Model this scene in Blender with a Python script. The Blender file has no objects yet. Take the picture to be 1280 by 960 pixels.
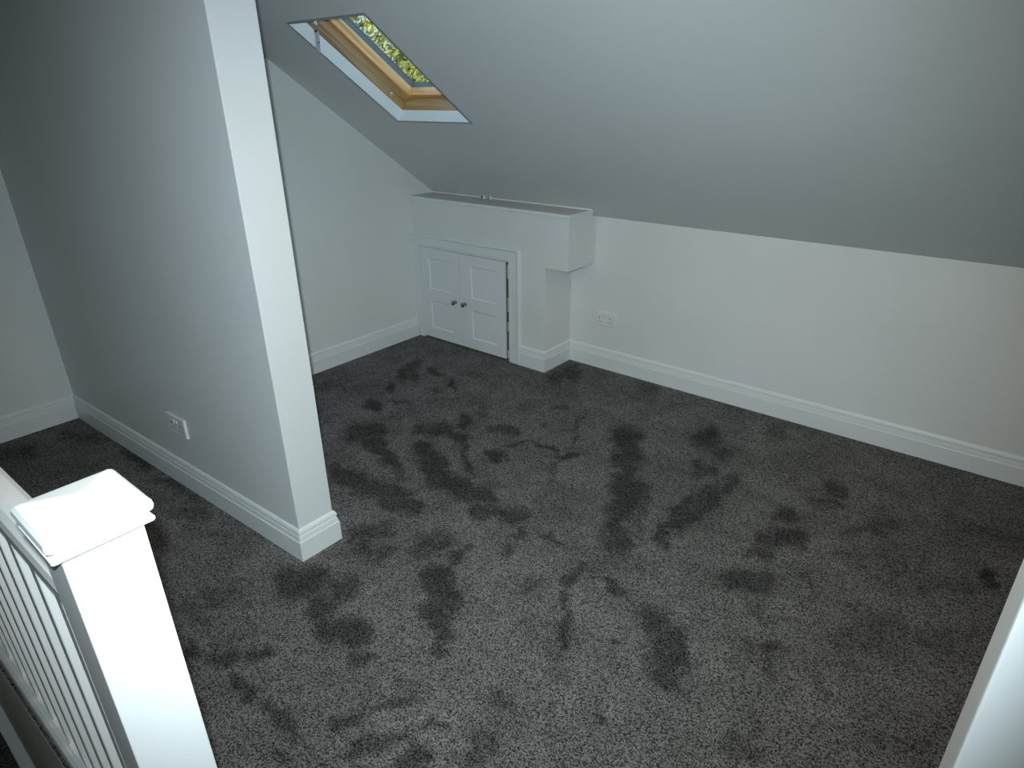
import bpy, bmesh, math, random
import numpy as np
from mathutils import Vector, Matrix

random.seed(7)
scene = bpy.context.scene
COL = scene.collection

# ------------------------------------------------------------------ camera
CAM = Vector((0.0, 0.0, 1.57))
CR = Vector((0.77655854, 0.62999504, -0.00794305))
CU = Vector((-0.25531027, 0.32618184, 0.91017695))
CF = Vector((-0.57599784, 0.70477774, -0.4141435))
cd = bpy.data.cameras.new('camera')
cd.sensor_fit = 'HORIZONTAL'; cd.sensor_width = 36.0
cd.lens = 796.876 / 1280 * 36.0
cd.clip_start = 0.02
cam = bpy.data.objects.new('camera', cd); COL.objects.link(cam)
cam.matrix_world = Matrix(((CR.x, CU.x, -CF.x, CAM.x), (CR.y, CU.y, -CF.y, CAM.y), (CR.z, CU.z, -CF.z, CAM.z), (0, 0, 0, 1)))
scene.camera = cam

# ------------------------------------------------------------------ light
scene.view_settings.view_transform = 'Standard'
scene.view_settings.look = 'None'
scene.view_settings.exposure = 0.0
scene.view_settings.gamma = 1.0
scene.view_settings.use_curve_mapping = False

world = bpy.data.worlds.new('World'); scene.world = world
world.use_nodes = True
wn = world.node_tree.nodes; wn.clear()
wo = wn.new('ShaderNodeOutputWorld'); wb = wn.new('ShaderNodeBackground')
wb.inputs['Color'].default_value = (0.50, 0.74, 1.0, 1); wb.inputs['Strength'].default_value = 1.3
world.node_tree.links.new(wb.outputs[0], wo.inputs[0])

sun = bpy.data.lights.new('sun', 'SUN'); sun.energy = 4.2; sun.color = (1.0, 0.88, 0.62); sun.angle = 0.01
so = bpy.data.objects.new('sun', sun); COL.objects.link(so)
so.rotation_euler = Vector((-0.45, 0.80, -0.42)).to_track_quat('-Z', 'Y').to_euler()

# the camera's own flash, just above the lens
fl = bpy.data.lights.new('camera_flash', 'SPOT'); fl.energy = 210.0; fl.color = (0.78, 0.935, 1.0)
fl.spot_size = math.radians(106); fl.spot_blend = 1.0; fl.shadow_soft_size = 0.012
fo = bpy.data.objects.new('camera_flash', fl); COL.objects.link(fo)
fo.location = CAM + CU * 0.055 - CR * 0.028
fo.rotation_euler = (CF - CR * 0.005 + CU * 0.03).to_track_quat('-Z', 'Y').to_euler()

# warm ceiling downlight (its fitting is built with the ceiling)
LAMP = Vector((-0.30, 1.08, 2.35))
dl = bpy.data.lights.new('downlight_lamp', 'SPOT'); dl.energy = 34.0; dl.color = (1.0, 0.78, 0.52)
dl.spot_size = math.radians(150); dl.spot_blend = 0.6; dl.shadow_soft_size = 0.03
do = bpy.data.objects.new('downlight_lamp', dl); COL.objects.link(do)
do.location = LAMP - Vector((0, 0, 0.02))

# ------------------------------------------------------------------ materials
def nodes(name):
    m = bpy.data.materials.new(name); m.use_nodes = True
    nt = m.node_tree; b = nt.nodes['Principled BSDF']
    return m, nt, b
def N(nt, t, **kw):
    n = nt.nodes.new(t)
    for k, v in kw.items():
        if k in n.inputs: n.inputs[k].default_value = v
        else: setattr(n, k, v)
    return n
def coords(nt): return nt.nodes.new('ShaderNodeTexCoord').outputs['Object']
def geo_pos(nt): return nt.nodes.new('ShaderNodeNewGeometry').outputs['Position']

def paint(name, col, rough=0.6, var=0.03, bump=0.02, scale=60, spec=0.3):
    m, nt, b = nodes(name)
    co = geo_pos(nt)
    n = N(nt, 'ShaderNodeTexNoise', Scale=2.2, Detail=4.0); nt.links.new(co, n.inputs['Vector'])
    r = N(nt, 'ShaderNodeValToRGB')
    r.color_ramp.elements[0].position = 0.3; r.color_ramp.elements[1].position = 0.7
    r.color_ramp.elements[0].color = [c * (1 - var) for c in col] + [1]
    r.color_ramp.elements[1].color = [min(1, c * (1 + var)) for c in col] + [1]
    nt.links.new(n.outputs['Fac'], r.inputs['Fac']); nt.links.new(r.outputs['Color'], b.inputs['Base Color'])
    b.inputs['Roughness'].default_value = rough
    b.inputs['Specular IOR Level'].default_value = spec
    if bump:
        n2 = N(nt, 'ShaderNodeTexNoise', Scale=scale, Detail=5.0); nt.links.new(co, n2.inputs['Vector'])
        bp = N(nt, 'ShaderNodeBump', Strength=bump, Distance=0.01); nt.links.new(n2.outputs['Fac'], bp.inputs['Height'])
        nt.links.new(bp.outputs['Normal'], b.inputs['Normal'])
    return m

M = {}
M['wall'] = paint('wall_paint', (0.70, 0.72, 0.71), 0.55, 0.025, 0.03, 90)
M['ceil'] = paint('ceiling_paint', (0.66, 0.69, 0.69), 0.7, 0.02, 0.03, 90)
M['gloss'] = paint('white_satin_paint', (0.72, 0.75, 0.75), 0.32, 0.015, 0.01, 120, 0.5)
M['partition'] = paint('partition_paint', (0.645, 0.67, 0.675), 0.5, 0.025, 0.03, 90)
M['newel'] = paint('balustrade_gloss', (0.85, 0.87, 0.87), 0.3, 0.01, 0.01, 120, 0.5)
M['door'] = paint('door_paint', (0.72, 0.75, 0.76), 0.45, 0.02, 0.02, 120, 0.4)
M['shelf'] = paint('shelf_paint', (0.62, 0.61, 0.57), 0.55, 0.04, 0.02, 60, 0.3)
M['plastic'] = paint('socket_plastic', (0.74, 0.73, 0.73), 0.3, 0.01, 0, 60, 0.5)
M['dark'] = paint('dark_slot', (0.03, 0.03, 0.03), 0.6, 0.1, 0)
M['slot'] = paint('socket_slot', (0.14, 0.14, 0.14), 0.6, 0.1, 0)
M['rocker'] = paint('rocker_plastic', (0.70, 0.69, 0.69), 0.25, 0.01, 0, 60, 0.5)
M['gasket'] = paint('grey_gasket', (0.16, 0.18, 0.20), 0.5, 0.1, 0)
M['stay'] = paint('grey_stay_metal', (0.36, 0.35, 0.40), 0.45, 0.08, 0, 60, 0.5)
M['raw'] = paint('raw_hinge_edge', (0.09, 0.075, 0.06), 0.8, 0.6, 0.1, 40)
M['grime'] = paint('scuffed_edge', (0.45, 0.42, 0.38), 0.8, 0.5, 0.1, 40)
M['bark'] = paint('bark', (0.10, 0.08, 0.06), 0.9, 0.3, 0.4, 20)
M['ground'] = paint('grass_ground', (0.08, 0.12, 0.05), 0.9, 0.3, 0.2, 8)

def metal(name, col, rough):
    m, nt, b = nodes(name)
    co = coords(nt); n = N(nt, 'ShaderNodeTexNoise', Scale=80.0); nt.links.new(co, n.inputs['Vector'])
    mr = N(nt, 'ShaderNodeMapRange'); mr.inputs['To Min'].default_value = rough * 0.8; mr.inputs['To Max'].default_value = rough * 1.2
    nt.links.new(n.outputs['Fac'], mr.inputs['Value']); nt.links.new(mr.outputs[0], b.inputs['Roughness'])
    b.inputs['Base Color'].default_value = (*col, 1); b.inputs['Metallic'].default_value = 1.0
    return m
M['chrome'] = metal('chrome', (0.45, 0.46, 0.47), 0.08)
M['brass'] = metal('pale_screw', (0.75, 0.72, 0.62), 0.3)

def pine(name, along, dark):
    """varnished pine; the grain runs along the roof slope ('v') or across it ('x')"""
    m, nt, b = nodes(name)
    L = nt.links; co = geo_pos(nt); k = 1.0 / math.hypot(1, 0.6962)
    def dot(vec, mul):
        d = N(nt, 'ShaderNodeVectorMath', operation='DOT_PRODUCT'); L.new(co, d.inputs[0]); d.inputs[1].default_value = [q * mul for q in vec]
        return d.outputs['Value']
    fx, fv = (30, 1.6) if along == 'v' else (1.6, 30)
    cb = N(nt, 'ShaderNodeCombineXYZ')
    L.new(dot((1, 0, 0), fx), cb.inputs[0]); L.new(dot((0, -k, 0.6962 * k), fv), cb.inputs[1]); L.new(dot((0, 0.6962 * k, k), 34), cb.inputs[2])
    n = N(nt, 'ShaderNodeTexNoise', Scale=1.0, Detail=5.0, Distortion=0.8); L.new(cb.outputs[0], n.inputs['Vector'])
    r = N(nt, 'ShaderNodeValToRGB'); e = r.color_ramp.elements
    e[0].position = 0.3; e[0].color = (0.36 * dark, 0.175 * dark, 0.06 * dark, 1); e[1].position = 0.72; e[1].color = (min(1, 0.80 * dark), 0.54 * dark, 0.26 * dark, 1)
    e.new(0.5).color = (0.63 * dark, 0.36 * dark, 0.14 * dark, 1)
    L.new(n.outputs['Fac'], r.inputs['Fac']); L.new(r.outputs['Color'], b.inputs['Base Color'])
    b.inputs['Roughness'].default_value = 0.35
    return m
M['pine_v'] = pine('pine_sash_side', 'v', 1.3); M['pine_x'] = pine('pine_sash_end', 'x', 1.3)  # sash pine, lightened to carry the daylight falling on it
M['shaded_v'] = pine('shaded_pine_side', 'v', 0.62); M['shaded_x'] = pine('shaded_pine_end', 'x', 0.62)  # same pine for the frame, with its shade put into the colour


def glass():
    m = bpy.data.materials.new('window_glass'); m.use_nodes = True
    nt = m.node_tree; nt.nodes.clear()
    o = nt.nodes.new('ShaderNodeOutputMaterial'); mix = nt.nodes.new('ShaderNodeMixShader')
    tr = nt.nodes.new('ShaderNodeBsdfTransparent'); gl = nt.nodes.new('ShaderNodeBsdfGlossy')
    tr.inputs['Color'].default_value = (0.90, 0.94, 0.93, 1)
    gl.inputs['Roughness'].default_value = 0.02
    mix.inputs[0].default_value = 0.05
    nt.links.new(tr.outputs[0], mix.inputs[1]); nt.links.new(gl.outputs[0], mix.inputs[2])
    nt.links.new(mix.outputs[0], o.inputs['Surface'])
    return m
M['glass'] = glass()

def leaf():
    m, nt, b = nodes('leaf')
    at = N(nt, 'ShaderNodeAttribute', attribute_name='tone')
    r = N(nt, 'ShaderNodeValToRGB'); e = r.color_ramp.elements
    e[0].color = (0.10, 0.14, 0.03, 1); e[1].color = (0.75, 0.68, 0.22, 1); e.new(0.5).color = (0.36, 0.38, 0.09, 1)
    nt.links.new(at.outputs['Fac'], r.inputs['Fac']); nt.links.new(r.outputs['Color'], b.inputs['Base Color'])
    b.inputs['Roughness'].default_value = 0.45
    return m
M['leaf'] = leaf()

def carpet(name, use_attr):
    m, nt, b = nodes(name)
    L = nt.links
    co = geo_pos(nt)
    # tuft speckle
    n1 = N(nt, 'ShaderNodeTexNoise', Scale=230.0, Detail=3.0, Roughness=0.85); L.new(co, n1.inputs['Vector'])
    vo = N(nt, 'ShaderNodeTexVoronoi', Scale=260.0); L.new(co, vo.inputs['Vector'])
    sx_ = N(nt, 'ShaderNodeSeparateColor'); L.new(vo.outputs['Color'], sx_.inputs[0])
    av = N(nt, 'ShaderNodeMath', operation='MULTIPLY_ADD'); L.new(sx_.outputs[0], av.inputs[0]); av.inputs[1].default_value = 0.28; L.new(n1.outputs['Fac'], av.inputs[2])
    sp = N(nt, 'ShaderNodeMapRange'); sp.inputs['From Min'].default_value = 0.48; sp.inputs['From Max'].default_value = 0.80
    sp.inputs['To Min'].default_value = 0.05; sp.inputs['To Max'].default_value = 2.0; sp.clamp = True
    L.new(av.outputs[0], sp.inputs['Value'])
    # soft irregular brushing of the pile
    n2 = N(nt, 'ShaderNodeTexNoise', Scale=4.5, Detail=9.0, Roughness=0.66); L.new(co, n2.inputs['Vector'])
    br = N(nt, 'ShaderNodeMapRange'); br.inputs['From Min'].default_value = 0.3; br.inputs['From Max'].default_value = 0.7
    br.inputs['To Min'].default_value = 0.68; br.inputs['To Max'].default_value = 1.25
    L.new(n2.outputs['Fac'], br.inputs['Value'])
    mul = N(nt, 'ShaderNodeMath', operation='MULTIPLY'); L.new(sp.outputs[0], mul.inputs[0]); L.new(br.outputs[0], mul.inputs[1])
    last = mul.outputs[0]
    if use_attr:
        at = N(nt, 'ShaderNodeAttribute', attribute_name='pile')
        n3 = N(nt, 'ShaderNodeTexNoise', Scale=30.0, Detail=7.0, Roughness=0.75); L.new(co, n3.inputs['Vector'])
        ad = N(nt, 'ShaderNodeMath', operation='MULTIPLY_ADD'); L.new(n3.outputs['Fac'], ad.inputs[0]); ad.inputs[1].default_value = 1.3; ad.inputs[2].default_value = -0.65
        s = N(nt, 'ShaderNodeMath', operation='ADD'); L.new(at.outputs['Fac'], s.inputs[0]); L.new(ad.outputs[0], s.inputs[1])
        pr = N(nt, 'ShaderNodeMapRange'); pr.interpolation_type = 'SMOOTHSTEP'
        pr.inputs['From Min'].default_value = -0.05; pr.inputs['From Max'].default_value = 1.0
        pr.inputs['To Min'].default_value = 1.0; pr.inputs['To Max'].default_value = 0.40
        L.new(s.outputs[0], pr.inputs['Value'])
        m2 = N(nt, 'ShaderNodeMath', operation='MULTIPLY'); L.new(last, m2.inputs[0]); L.new(pr.outputs[0], m2.inputs[1]); last = m2.outputs[0]
    sc = N(nt, 'ShaderNodeVectorMath', operation='SCALE'); sc.inputs[0].default_value = (0.142, 0.136, 0.132)
    L.new(last, sc.inputs['Scale']); L.new(sc.outputs['Vector'], b.inputs['Base Color'])
    bp = N(nt, 'ShaderNodeBump', Strength=0.7, Distance=0.006); L.new(n1.outputs['Fac'], bp.inputs['Height']); L.new(bp.outputs['Normal'], b.inputs['Normal'])
    b.inputs['Roughness'].default_value = 1.0; b.inputs['Specular IOR Level'].default_value = 0.0
    return m
M['carpet'] = carpet('carpet', True)
M['carpet_plain'] = carpet('stair_carpet', False)

# ------------------------------------------------------------------ mesh helpers
class MB:
    def __init__(s): s.v = []; s.f = []
    def quad(s, *p):
        i = len(s.v); s.v += [tuple(q) for q in p]; s.f.append(tuple(range(i, i + len(p)))); return s
    def hexa(s, P):          # 8 points: bottom 4 ccw, top 4 ccw
        i = len(s.v); s.v += [tuple(q) for q in P]
        for f in ((3, 2, 1, 0), (4, 5, 6, 7), (0, 1, 5, 4), (1, 2, 6, 5), (2, 3, 7, 6), (3, 0, 4, 7)):
            s.f.append(tuple(i + k for k in f))
        return s
    def box(s, x0, x1, y0, y1, z0, z1, fn=None):
        P = [(x0, y0, z0), (x1, y0, z0), (x1, y1, z0), (x0, y1, z0), (x0, y0, z1), (x1, y0, z1), (x1, y1, z1), (x0, y1, z1)]
        if fn: P = [fn(*p) for p in P]
        return s.hexa(P)
    def loft(s, rings, cap=True):
        i = len(s.v); n = len(rings[0])
        for r in rings: s.v += [tuple(q) for q in r]
        for a in range(len(rings) - 1):
            for k in range(n):
                b0 = i + a * n + k; b1 = i + a * n + (k + 1) % n
                s.f.append((b0, b1, b1 + n, b0 + n))
        if cap:
            s.f.append(tuple(i + k for k in reversed(range(n)))); s.f.append(tuple(i + (len(rings) - 1) * n + k for k in range(n)))
        return s
    def build(s, name, mat, parent=None, bevel=0.0, smooth=False, kind=None, segs=2):
        me = bpy.data.meshes.new(name); me.from_pydata(s.v, [], s.f)
        bm = bmesh.new(); bm.from_mesh(me)
        bmesh.ops.recalc_face_normals(bm, faces=bm.faces)
        if bevel:
            bmesh.ops.remove_doubles(bm, verts=bm.verts, dist=1e-5)
            ed = [e for e in bm.edges if len(e.link_faces) == 2 and e.calc_face_angle(0) > 0.5]
            bmesh.ops.bevel(bm, geom=ed, offset=bevel, segments=segs, affect='EDGES', profile=0.6)
        bm.to_mesh(me); bm.free()
        if smooth: me.polygons.foreach_set('use_smooth', [True] * len(me.polygons))
        me.materials.append(M[mat])
        o = bpy.data.objects.new(name, me); COL.objects.link(o)
        if parent is not None: o.parent = parent; o.matrix_parent_inverse = parent.matrix_world.inverted()
        if kind: o['kind'] = kind
        return o
def empty(name, loc, label=None, cat=None, kind=None, group=None):
    o = bpy.data.objects.new(name, None); COL.objects.link(o); o.location = loc; o.empty_display_size = 0.05
    o.matrix_world = Matrix.Translation(loc)
    if label: o['label'] = label
    if cat: o['category'] = cat
    if kind: o['kind'] = kind
    if group: o['group'] = group
    return o
def lathe(axis_o, axis, prof, n=20):
    """rings of (radius, distance) around an axis"""
    a = Vector(axis).normalized(); t = a.orthogonal().normalized(); u = a.cross(t)
    o = Vector(axis_o)
    return [[o + a * d + (t * math.cos(2 * math.pi * k / n) + u * math.sin(2 * math.pi * k / n)) * r for k in range(n)] for r, d in prof]

# ------------------------------------------------------------------ room dimensions (metres)
YK, ZK, SL = 3.2157, 0.9236, 0.6962           # knee wall, its height, roof slope
HY = math.hypot(1, SL)
XG, XL = -3.2549, -3.7595                     # wall of the recess / wall left of the partition
YP, XP, TP, SKP = 0.9756, -1.8057, 0.1466, 0.0366
YC, XC, ZB, XB, ZS = 2.9403, -2.1474, 0.651, -1.990, 0.967
SKH = 0.132                                   # skirting height
ZC = 2.35                                     # flat ceiling
YF = -0.92; XR = 2.6
XS0, YS0, YS1 = 0.059, 0.487, 0.567           # wall end at the right of the picture
def py(x): return YP + SKP * (x - XP)
def slope_pt(x, v, h=0.0): return (x, YK - v / HY + h * SL / HY, ZK + v * SL / HY + h / HY)
# brushed patches of the carpet pile on the floor: centre, two half-axes (m), strength
PILE = [(-1.317,2.514,0.059,0.047,0.074,-0.129,1),(-1.233,2.367,0.056,0.045,0.067,-0.117,1),(-1.157,2.233,0.054,0.043,0.061,-0.107,1),
(-1.088,2.111,0.051,0.041,0.056,-0.098,1),(-1.095,2.106,0.044,0.035,0.049,-0.084,1),(-1.055,2.014,0.043,0.034,0.046,-0.079,1),
(-1.018,1.928,0.041,0.033,0.043,-0.074,1),(-0.983,1.847,0.04,0.032,0.041,-0.07,1),(-0.95,1.771,0.039,0.031,0.039,-0.066,1),
(-1.029,2.158,0.023,0.019,0.025,-0.047,0.6),(-1.009,2.108,0.023,0.018,0.024,-0.045,0.6),(-0.99,2.06,0.023,0.018,0.024,-0.043,0.6),
(-0.972,2.013,0.022,0.018,0.023,-0.042,0.6),(-0.954,1.968,0.022,0.017,0.022,-0.041,0.6),(-0.937,1.924,0.022,0.017,0.022,-0.039,0.6),
(-0.92,1.882,0.021,0.017,0.021,-0.038,0.6),(-0.904,1.841,0.021,0.017,0.021,-0.037,0.6),(-1.005,2.76,0.054,0.043,0.056,-0.128,1),
(-0.919,2.492,0.028,0.022,0.028,-0.062,0.8),(-0.865,2.487,0.028,0.022,0.026,-0.062,0.8),(-0.774,2.297,0.037,0.03,0.033,-0.077,0.8),
(-0.789,2.237,0.037,0.029,0.033,-0.075,0.8),(-0.803,2.179,0.037,0.029,0.033,-0.072,0.8),(-0.817,2.122,0.036,0.029,0.033,-0.07,0.8),
(-0.83,2.066,0.036,0.028,0.033,-0.068,0.8),(-0.843,2.012,0.035,0.028,0.033,-0.066,0.8),(-0.863,2.014,0.019,0.015,0.018,-0.036,0.8),
(-0.842,1.971,0.019,0.015,0.018,-0.035,0.8),(-0.821,1.93,0.018,0.015,0.017,-0.034,0.8),(-0.801,1.89,0.018,0.014,0.017,-0.033,0.8),
(-1.352,1.205,0.036,0.029,0.047,-0.046,0.9),(-1.271,1.199,0.036,0.028,0.044,-0.045,0.9),(-1.238,1.082,0.032,0.025,0.038,-0.038,1),
(-1.15,1.054,0.031,0.024,0.035,-0.036,1),(-1.156,1.05,0.017,0.014,0.02,-0.021,0.8),(-1.132,1.027,0.017,0.014,0.02,-0.02,0.8),
(-1.108,1.005,0.017,0.014,0.019,-0.019,0.8),(-1.086,0.983,0.017,0.013,0.019,-0.019,0.8),(-0.99,1.551,0.015,0.012,0.015,-0.023,0.9),
(-0.978,1.527,0.015,0.012,0.015,-0.022,0.9),(-0.966,1.505,0.014,0.012,0.015,-0.022,0.9),(-0.954,1.482,0.014,0.011,0.015,-0.021,0.9),
(-0.943,1.46,0.014,0.011,0.014,-0.021,0.9),(-0.932,1.439,0.014,0.011,0.014,-0.021,0.9),(-0.921,1.418,0.014,0.011,0.014,-0.02,0.9),
(-0.91,1.397,0.014,0.011,0.014,-0.02,0.9),(-0.899,1.377,0.014,0.011,0.013,-0.019,0.9),(-0.889,1.357,0.013,0.011,0.013,-0.019,0.9),
(-0.878,1.337,0.013,0.011,0.013,-0.019,0.9),(-0.868,1.318,0.013,0.011,0.013,-0.018,0.9),(-0.858,1.299,0.013,0.01,0.013,-0.018,0.9),
(-0.849,1.281,0.013,0.01,0.012,-0.018,0.9),(-0.839,1.263,0.013,0.01,0.012,-0.017,0.9),(-0.83,1.245,0.013,0.01,0.012,-0.017,0.9),
(-0.82,1.228,0.013,0.01,0.012,-0.017,0.9),(-0.985,1.6,0.011,0.009,0.012,-0.018,0.8),(-0.97,1.596,0.011,0.009,0.012,-0.018,0.8),
(-0.955,1.592,0.011,0.009,0.011,-0.018,0.8),(-0.94,1.587,0.011,0.009,0.011,-0.017,0.8),(-0.925,1.583,0.011,0.009,0.011,-0.017,0.8),
(-0.91,1.579,0.011,0.009,0.011,-0.017,0.8),(-0.895,1.575,0.011,0.009,0.011,-0.017,0.8),(-0.881,1.571,0.011,0.009,0.011,-0.017,0.8),
(-0.867,1.567,0.011,0.009,0.01,-0.017,0.8),(-0.852,1.564,0.011,0.009,0.01,-0.017,0.8),(-0.838,1.56,0.011,0.008,0.01,-0.017,0.8),
(-0.824,1.556,0.011,0.008,0.01,-0.017,0.8),(-0.811,1.552,0.011,0.008,0.01,-0.016,0.8),(-1.175,1.643,0.016,0.013,0.019,-0.026,0.8),
(-1.15,1.637,0.016,0.013,0.018,-0.025,0.8),(-1.125,1.632,0.016,0.012,0.018,-0.025,0.8),(-0.83,1.55,0.017,0.013,0.015,-0.026,0.9),
(-1.084,1.39,0.022,0.017,0.024,-0.031,0.5),(-1.046,1.365,0.021,0.017,0.023,-0.03,0.5),(-0.649,1.514,0.039,0.031,0.031,-0.058,0.9),
(-0.584,1.461,0.037,0.03,0.028,-0.055,0.9),(-0.547,1.446,0.055,0.044,0.039,-0.079,1),(-0.522,1.34,0.052,0.042,0.036,-0.071,1),
(-0.703,1.343,0.019,0.015,0.016,-0.027,0.8),(-1.244,1.488,0.026,0.02,0.031,-0.038,0.7),(-1.262,1.59,0.02,0.016,0.025,-0.031,0.8),
(-1.369,1.405,0.012,0.009,0.015,-0.017,0.7),(-1.364,1.386,0.012,0.009,0.015,-0.017,0.7),(-1.36,1.367,0.011,0.009,0.015,-0.016,0.7),
(-1.356,1.348,0.011,0.009,0.015,-0.016,0.7),(-1.352,1.33,0.011,0.009,0.015,-0.016,0.7),(-1.348,1.312,0.011,0.009,0.015,-0.015,0.7),
(-1.47,1.391,0.034,0.027,0.047,-0.048,0.6),(-1.491,1.341,0.034,0.027,0.047,-0.047,0.6),(-1.511,1.292,0.034,0.027,0.047,-0.045,0.6),
(-0.838,0.964,0.015,0.012,0.014,-0.017,0.6),(-0.816,0.972,0.015,0.012,0.014,-0.017,0.6),(-0.795,0.98,0.015,0.012,0.014,-0.017,0.6),
(-0.779,0.849,0.034,0.027,0.03,-0.035,0.6),(-0.766,0.782,0.033,0.027,0.029,-0.032,0.6),(-0.596,1.096,0.017,0.013,0.013,-0.021,0.6),
(-0.57,1.099,0.017,0.013,0.012,-0.02,0.6),(-1.559,3.113,0.04,0.031,0.057,-0.105,0.5),(-1.504,3.117,0.04,0.031,0.055,-0.105,0.5),
(-1.326,1.819,0.036,0.028,0.046,-0.062,0.35),(-0.892,1.69,0.025,0.02,0.024,-0.041,0.4),(-0.917,1.639,0.025,0.02,0.025,-0.04,0.4),
(-0.753,1.571,0.009,0.007,0.008,-0.015,0.35),(-0.744,1.576,0.009,0.007,0.008,-0.015,0.35),(-0.735,1.582,0.009,0.007,0.008,-0.015,0.35),
(-0.725,1.587,0.009,0.007,0.008,-0.015,0.35),(-0.716,1.592,0.009,0.007,0.008,-0.015,0.35),(-0.707,1.598,0.009,0.007,0.008,-0.015,0.35),
(-0.697,1.603,0.009,0.007,0.008,-0.015,0.35),(-0.688,1.608,0.009,0.007,0.008,-0.015,0.35),(-0.679,1.614,0.009,0.007,0.008,-0.015,0.35),
(-0.669,1.619,0.009,0.007,0.008,-0.015,0.35),(-0.66,1.624,0.009,0.007,0.007,-0.015,0.35),(-0.651,1.63,0.009,0.007,0.007,-0.015,0.35),
(-0.642,1.635,0.009,0.007,0.007,-0.015,0.35),(-0.633,1.64,0.009,0.007,0.007,-0.015,0.35),(-0.623,1.645,0.009,0.007,0.007,-0.015,0.35),
(-0.614,1.651,0.009,0.007,0.007,-0.015,0.35),(-0.605,1.656,0.009,0.007,0.007,-0.015,0.35),(-0.596,1.661,0.009,0.007,0.007,-0.015,0.35),
(-0.587,1.666,0.009,0.007,0.007,-0.015,0.35),(-0.578,1.672,0.009,0.007,0.007,-0.015,0.35),(-0.713,1.5,0.011,0.009,0.01,-0.017,0.4),
(-0.729,1.513,0.011,0.009,0.01,-0.017,0.4),(-0.745,1.526,0.011,0.009,0.01,-0.018,0.4),(-0.76,1.539,0.012,0.009,0.01,-0.018,0.4),
(-0.777,1.552,0.012,0.009,0.01,-0.018,0.4),(-0.822,1.183,0.015,0.012,0.013,-0.019,0.4),(-0.804,1.177,0.014,0.012,0.013,-0.018,0.4),
(-0.786,1.17,0.014,0.011,0.013,-0.018,0.4),(-0.769,1.163,0.014,0.011,0.013,-0.018,0.4),(-0.752,1.157,0.014,0.011,0.012,-0.018,0.4),
(-0.735,1.15,0.014,0.011,0.012,-0.018,0.4),(-0.959,1.207,0.017,0.014,0.018,-0.023,0.3),(-0.926,1.187,0.017,0.014,0.017,-0.022,0.3),
(-0.967,1.067,0.017,0.013,0.017,-0.02,0.4),(-1.738,0.877,0.038,0.031,0.06,-0.04,0.9),(-1.675,0.927,0.038,0.031,0.058,-0.041,0.9),
(-1.765,0.905,0.025,0.02,0.04,-0.026,0.8),(-1.722,0.939,0.025,0.02,0.039,-0.027,0.8),(-1.56,0.97,0.038,0.03,0.054,-0.042,0.8),
(-1.545,0.875,0.04,0.032,0.057,-0.041,1),(-1.448,0.824,0.038,0.03,0.052,-0.038,1),(-1.409,0.849,0.038,0.03,0.051,-0.039,1),
(-1.37,0.873,0.038,0.03,0.049,-0.039,1),(-1.303,0.81,0.024,0.019,0.031,-0.024,0.8),(-1.26,0.796,0.024,0.019,0.029,-0.024,0.8),
(-1.632,0.866,0.02,0.016,0.031,-0.021,0.5),(-1.611,0.879,0.02,0.016,0.03,-0.021,0.5),(-1.589,0.892,0.02,0.016,0.03,-0.021,0.5),
(-1.568,0.905,0.02,0.016,0.03,-0.022,0.5),(-1.547,0.918,0.02,0.016,0.029,-0.022,0.5),(-1.651,1.155,0.033,0.027,0.05,-0.041,0.7),
(-1.584,1.171,0.033,0.026,0.048,-0.041,0.7),(-1.52,1.316,0.03,0.024,0.043,-0.041,0.7),(-1.484,1.335,0.03,0.024,0.042,-0.041,0.7),
(-1.449,1.353,0.03,0.024,0.041,-0.042,0.7),(-1.76,1.183,0.027,0.021,0.043,-0.034,0.7),(-1.74,1.212,0.027,0.021,0.043,-0.035,0.7),
(-1.72,1.241,0.027,0.022,0.042,-0.035,0.7),(-1.7,1.271,0.027,0.022,0.042,-0.036,0.7),(-1.221,1.075,0.036,0.028,0.043,-0.042,0.9),
(-1.322,1.224,0.035,0.028,0.044,-0.045,0.8),(-1.281,1.177,0.034,0.027,0.042,-0.043,0.8),(-1.242,1.131,0.033,0.026,0.04,-0.041,0.8),
(-1.13,1.025,0.016,0.012,0.018,-0.018,0.7),(-1.113,1.009,0.015,0.012,0.017,-0.018,0.7),(-1.095,0.993,0.015,0.012,0.017,-0.017,0.7),
(-1.078,0.977,0.015,0.012,0.017,-0.017,0.7),(-1.922,0.65,0.027,0.022,0.047,-0.024,0.5),(-1.882,0.674,0.027,0.022,0.046,-0.024,0.5),
(-1.842,0.698,0.027,0.022,0.045,-0.025,0.5),(-1.813,0.603,0.023,0.018,0.037,-0.019,0.5),(-1.842,0.589,0.023,0.018,0.038,-0.019,0.5),
(-1.871,0.575,0.023,0.018,0.039,-0.019,0.5),(-1.901,0.561,0.023,0.018,0.039,-0.019,0.5),(-1.707,0.5,0.034,0.027,0.052,-0.026,1),
(-1.615,0.524,0.024,0.019,0.036,-0.019,0.9),(-1.573,0.558,0.024,0.019,0.035,-0.02,0.9),(-1.537,0.611,0.021,0.017,0.03,-0.018,0.9),
(-1.512,0.631,0.021,0.017,0.03,-0.018,0.9),(-1.479,0.506,0.022,0.017,0.03,-0.017,1),(-1.427,0.515,0.021,0.017,0.029,-0.017,1),
(-1.341,0.542,0.021,0.017,0.027,-0.017,0.8),(-1.308,0.547,0.021,0.017,0.027,-0.017,0.8),(-1.276,0.553,0.021,0.017,0.026,-0.017,0.8),
(-1.244,0.558,0.021,0.016,0.025,-0.017,0.8),(-1.707,0.659,0.019,0.015,0.03,-0.017,0.3),(-1.676,0.67,0.019,0.015,0.03,-0.017,0.3),
(-1.644,0.681,0.019,0.015,0.029,-0.017,0.3),(-1.613,0.692,0.019,0.015,0.029,-0.017,0.3),(-1.139,0.613,0.017,0.014,0.02,-0.015,0.8),
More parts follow.
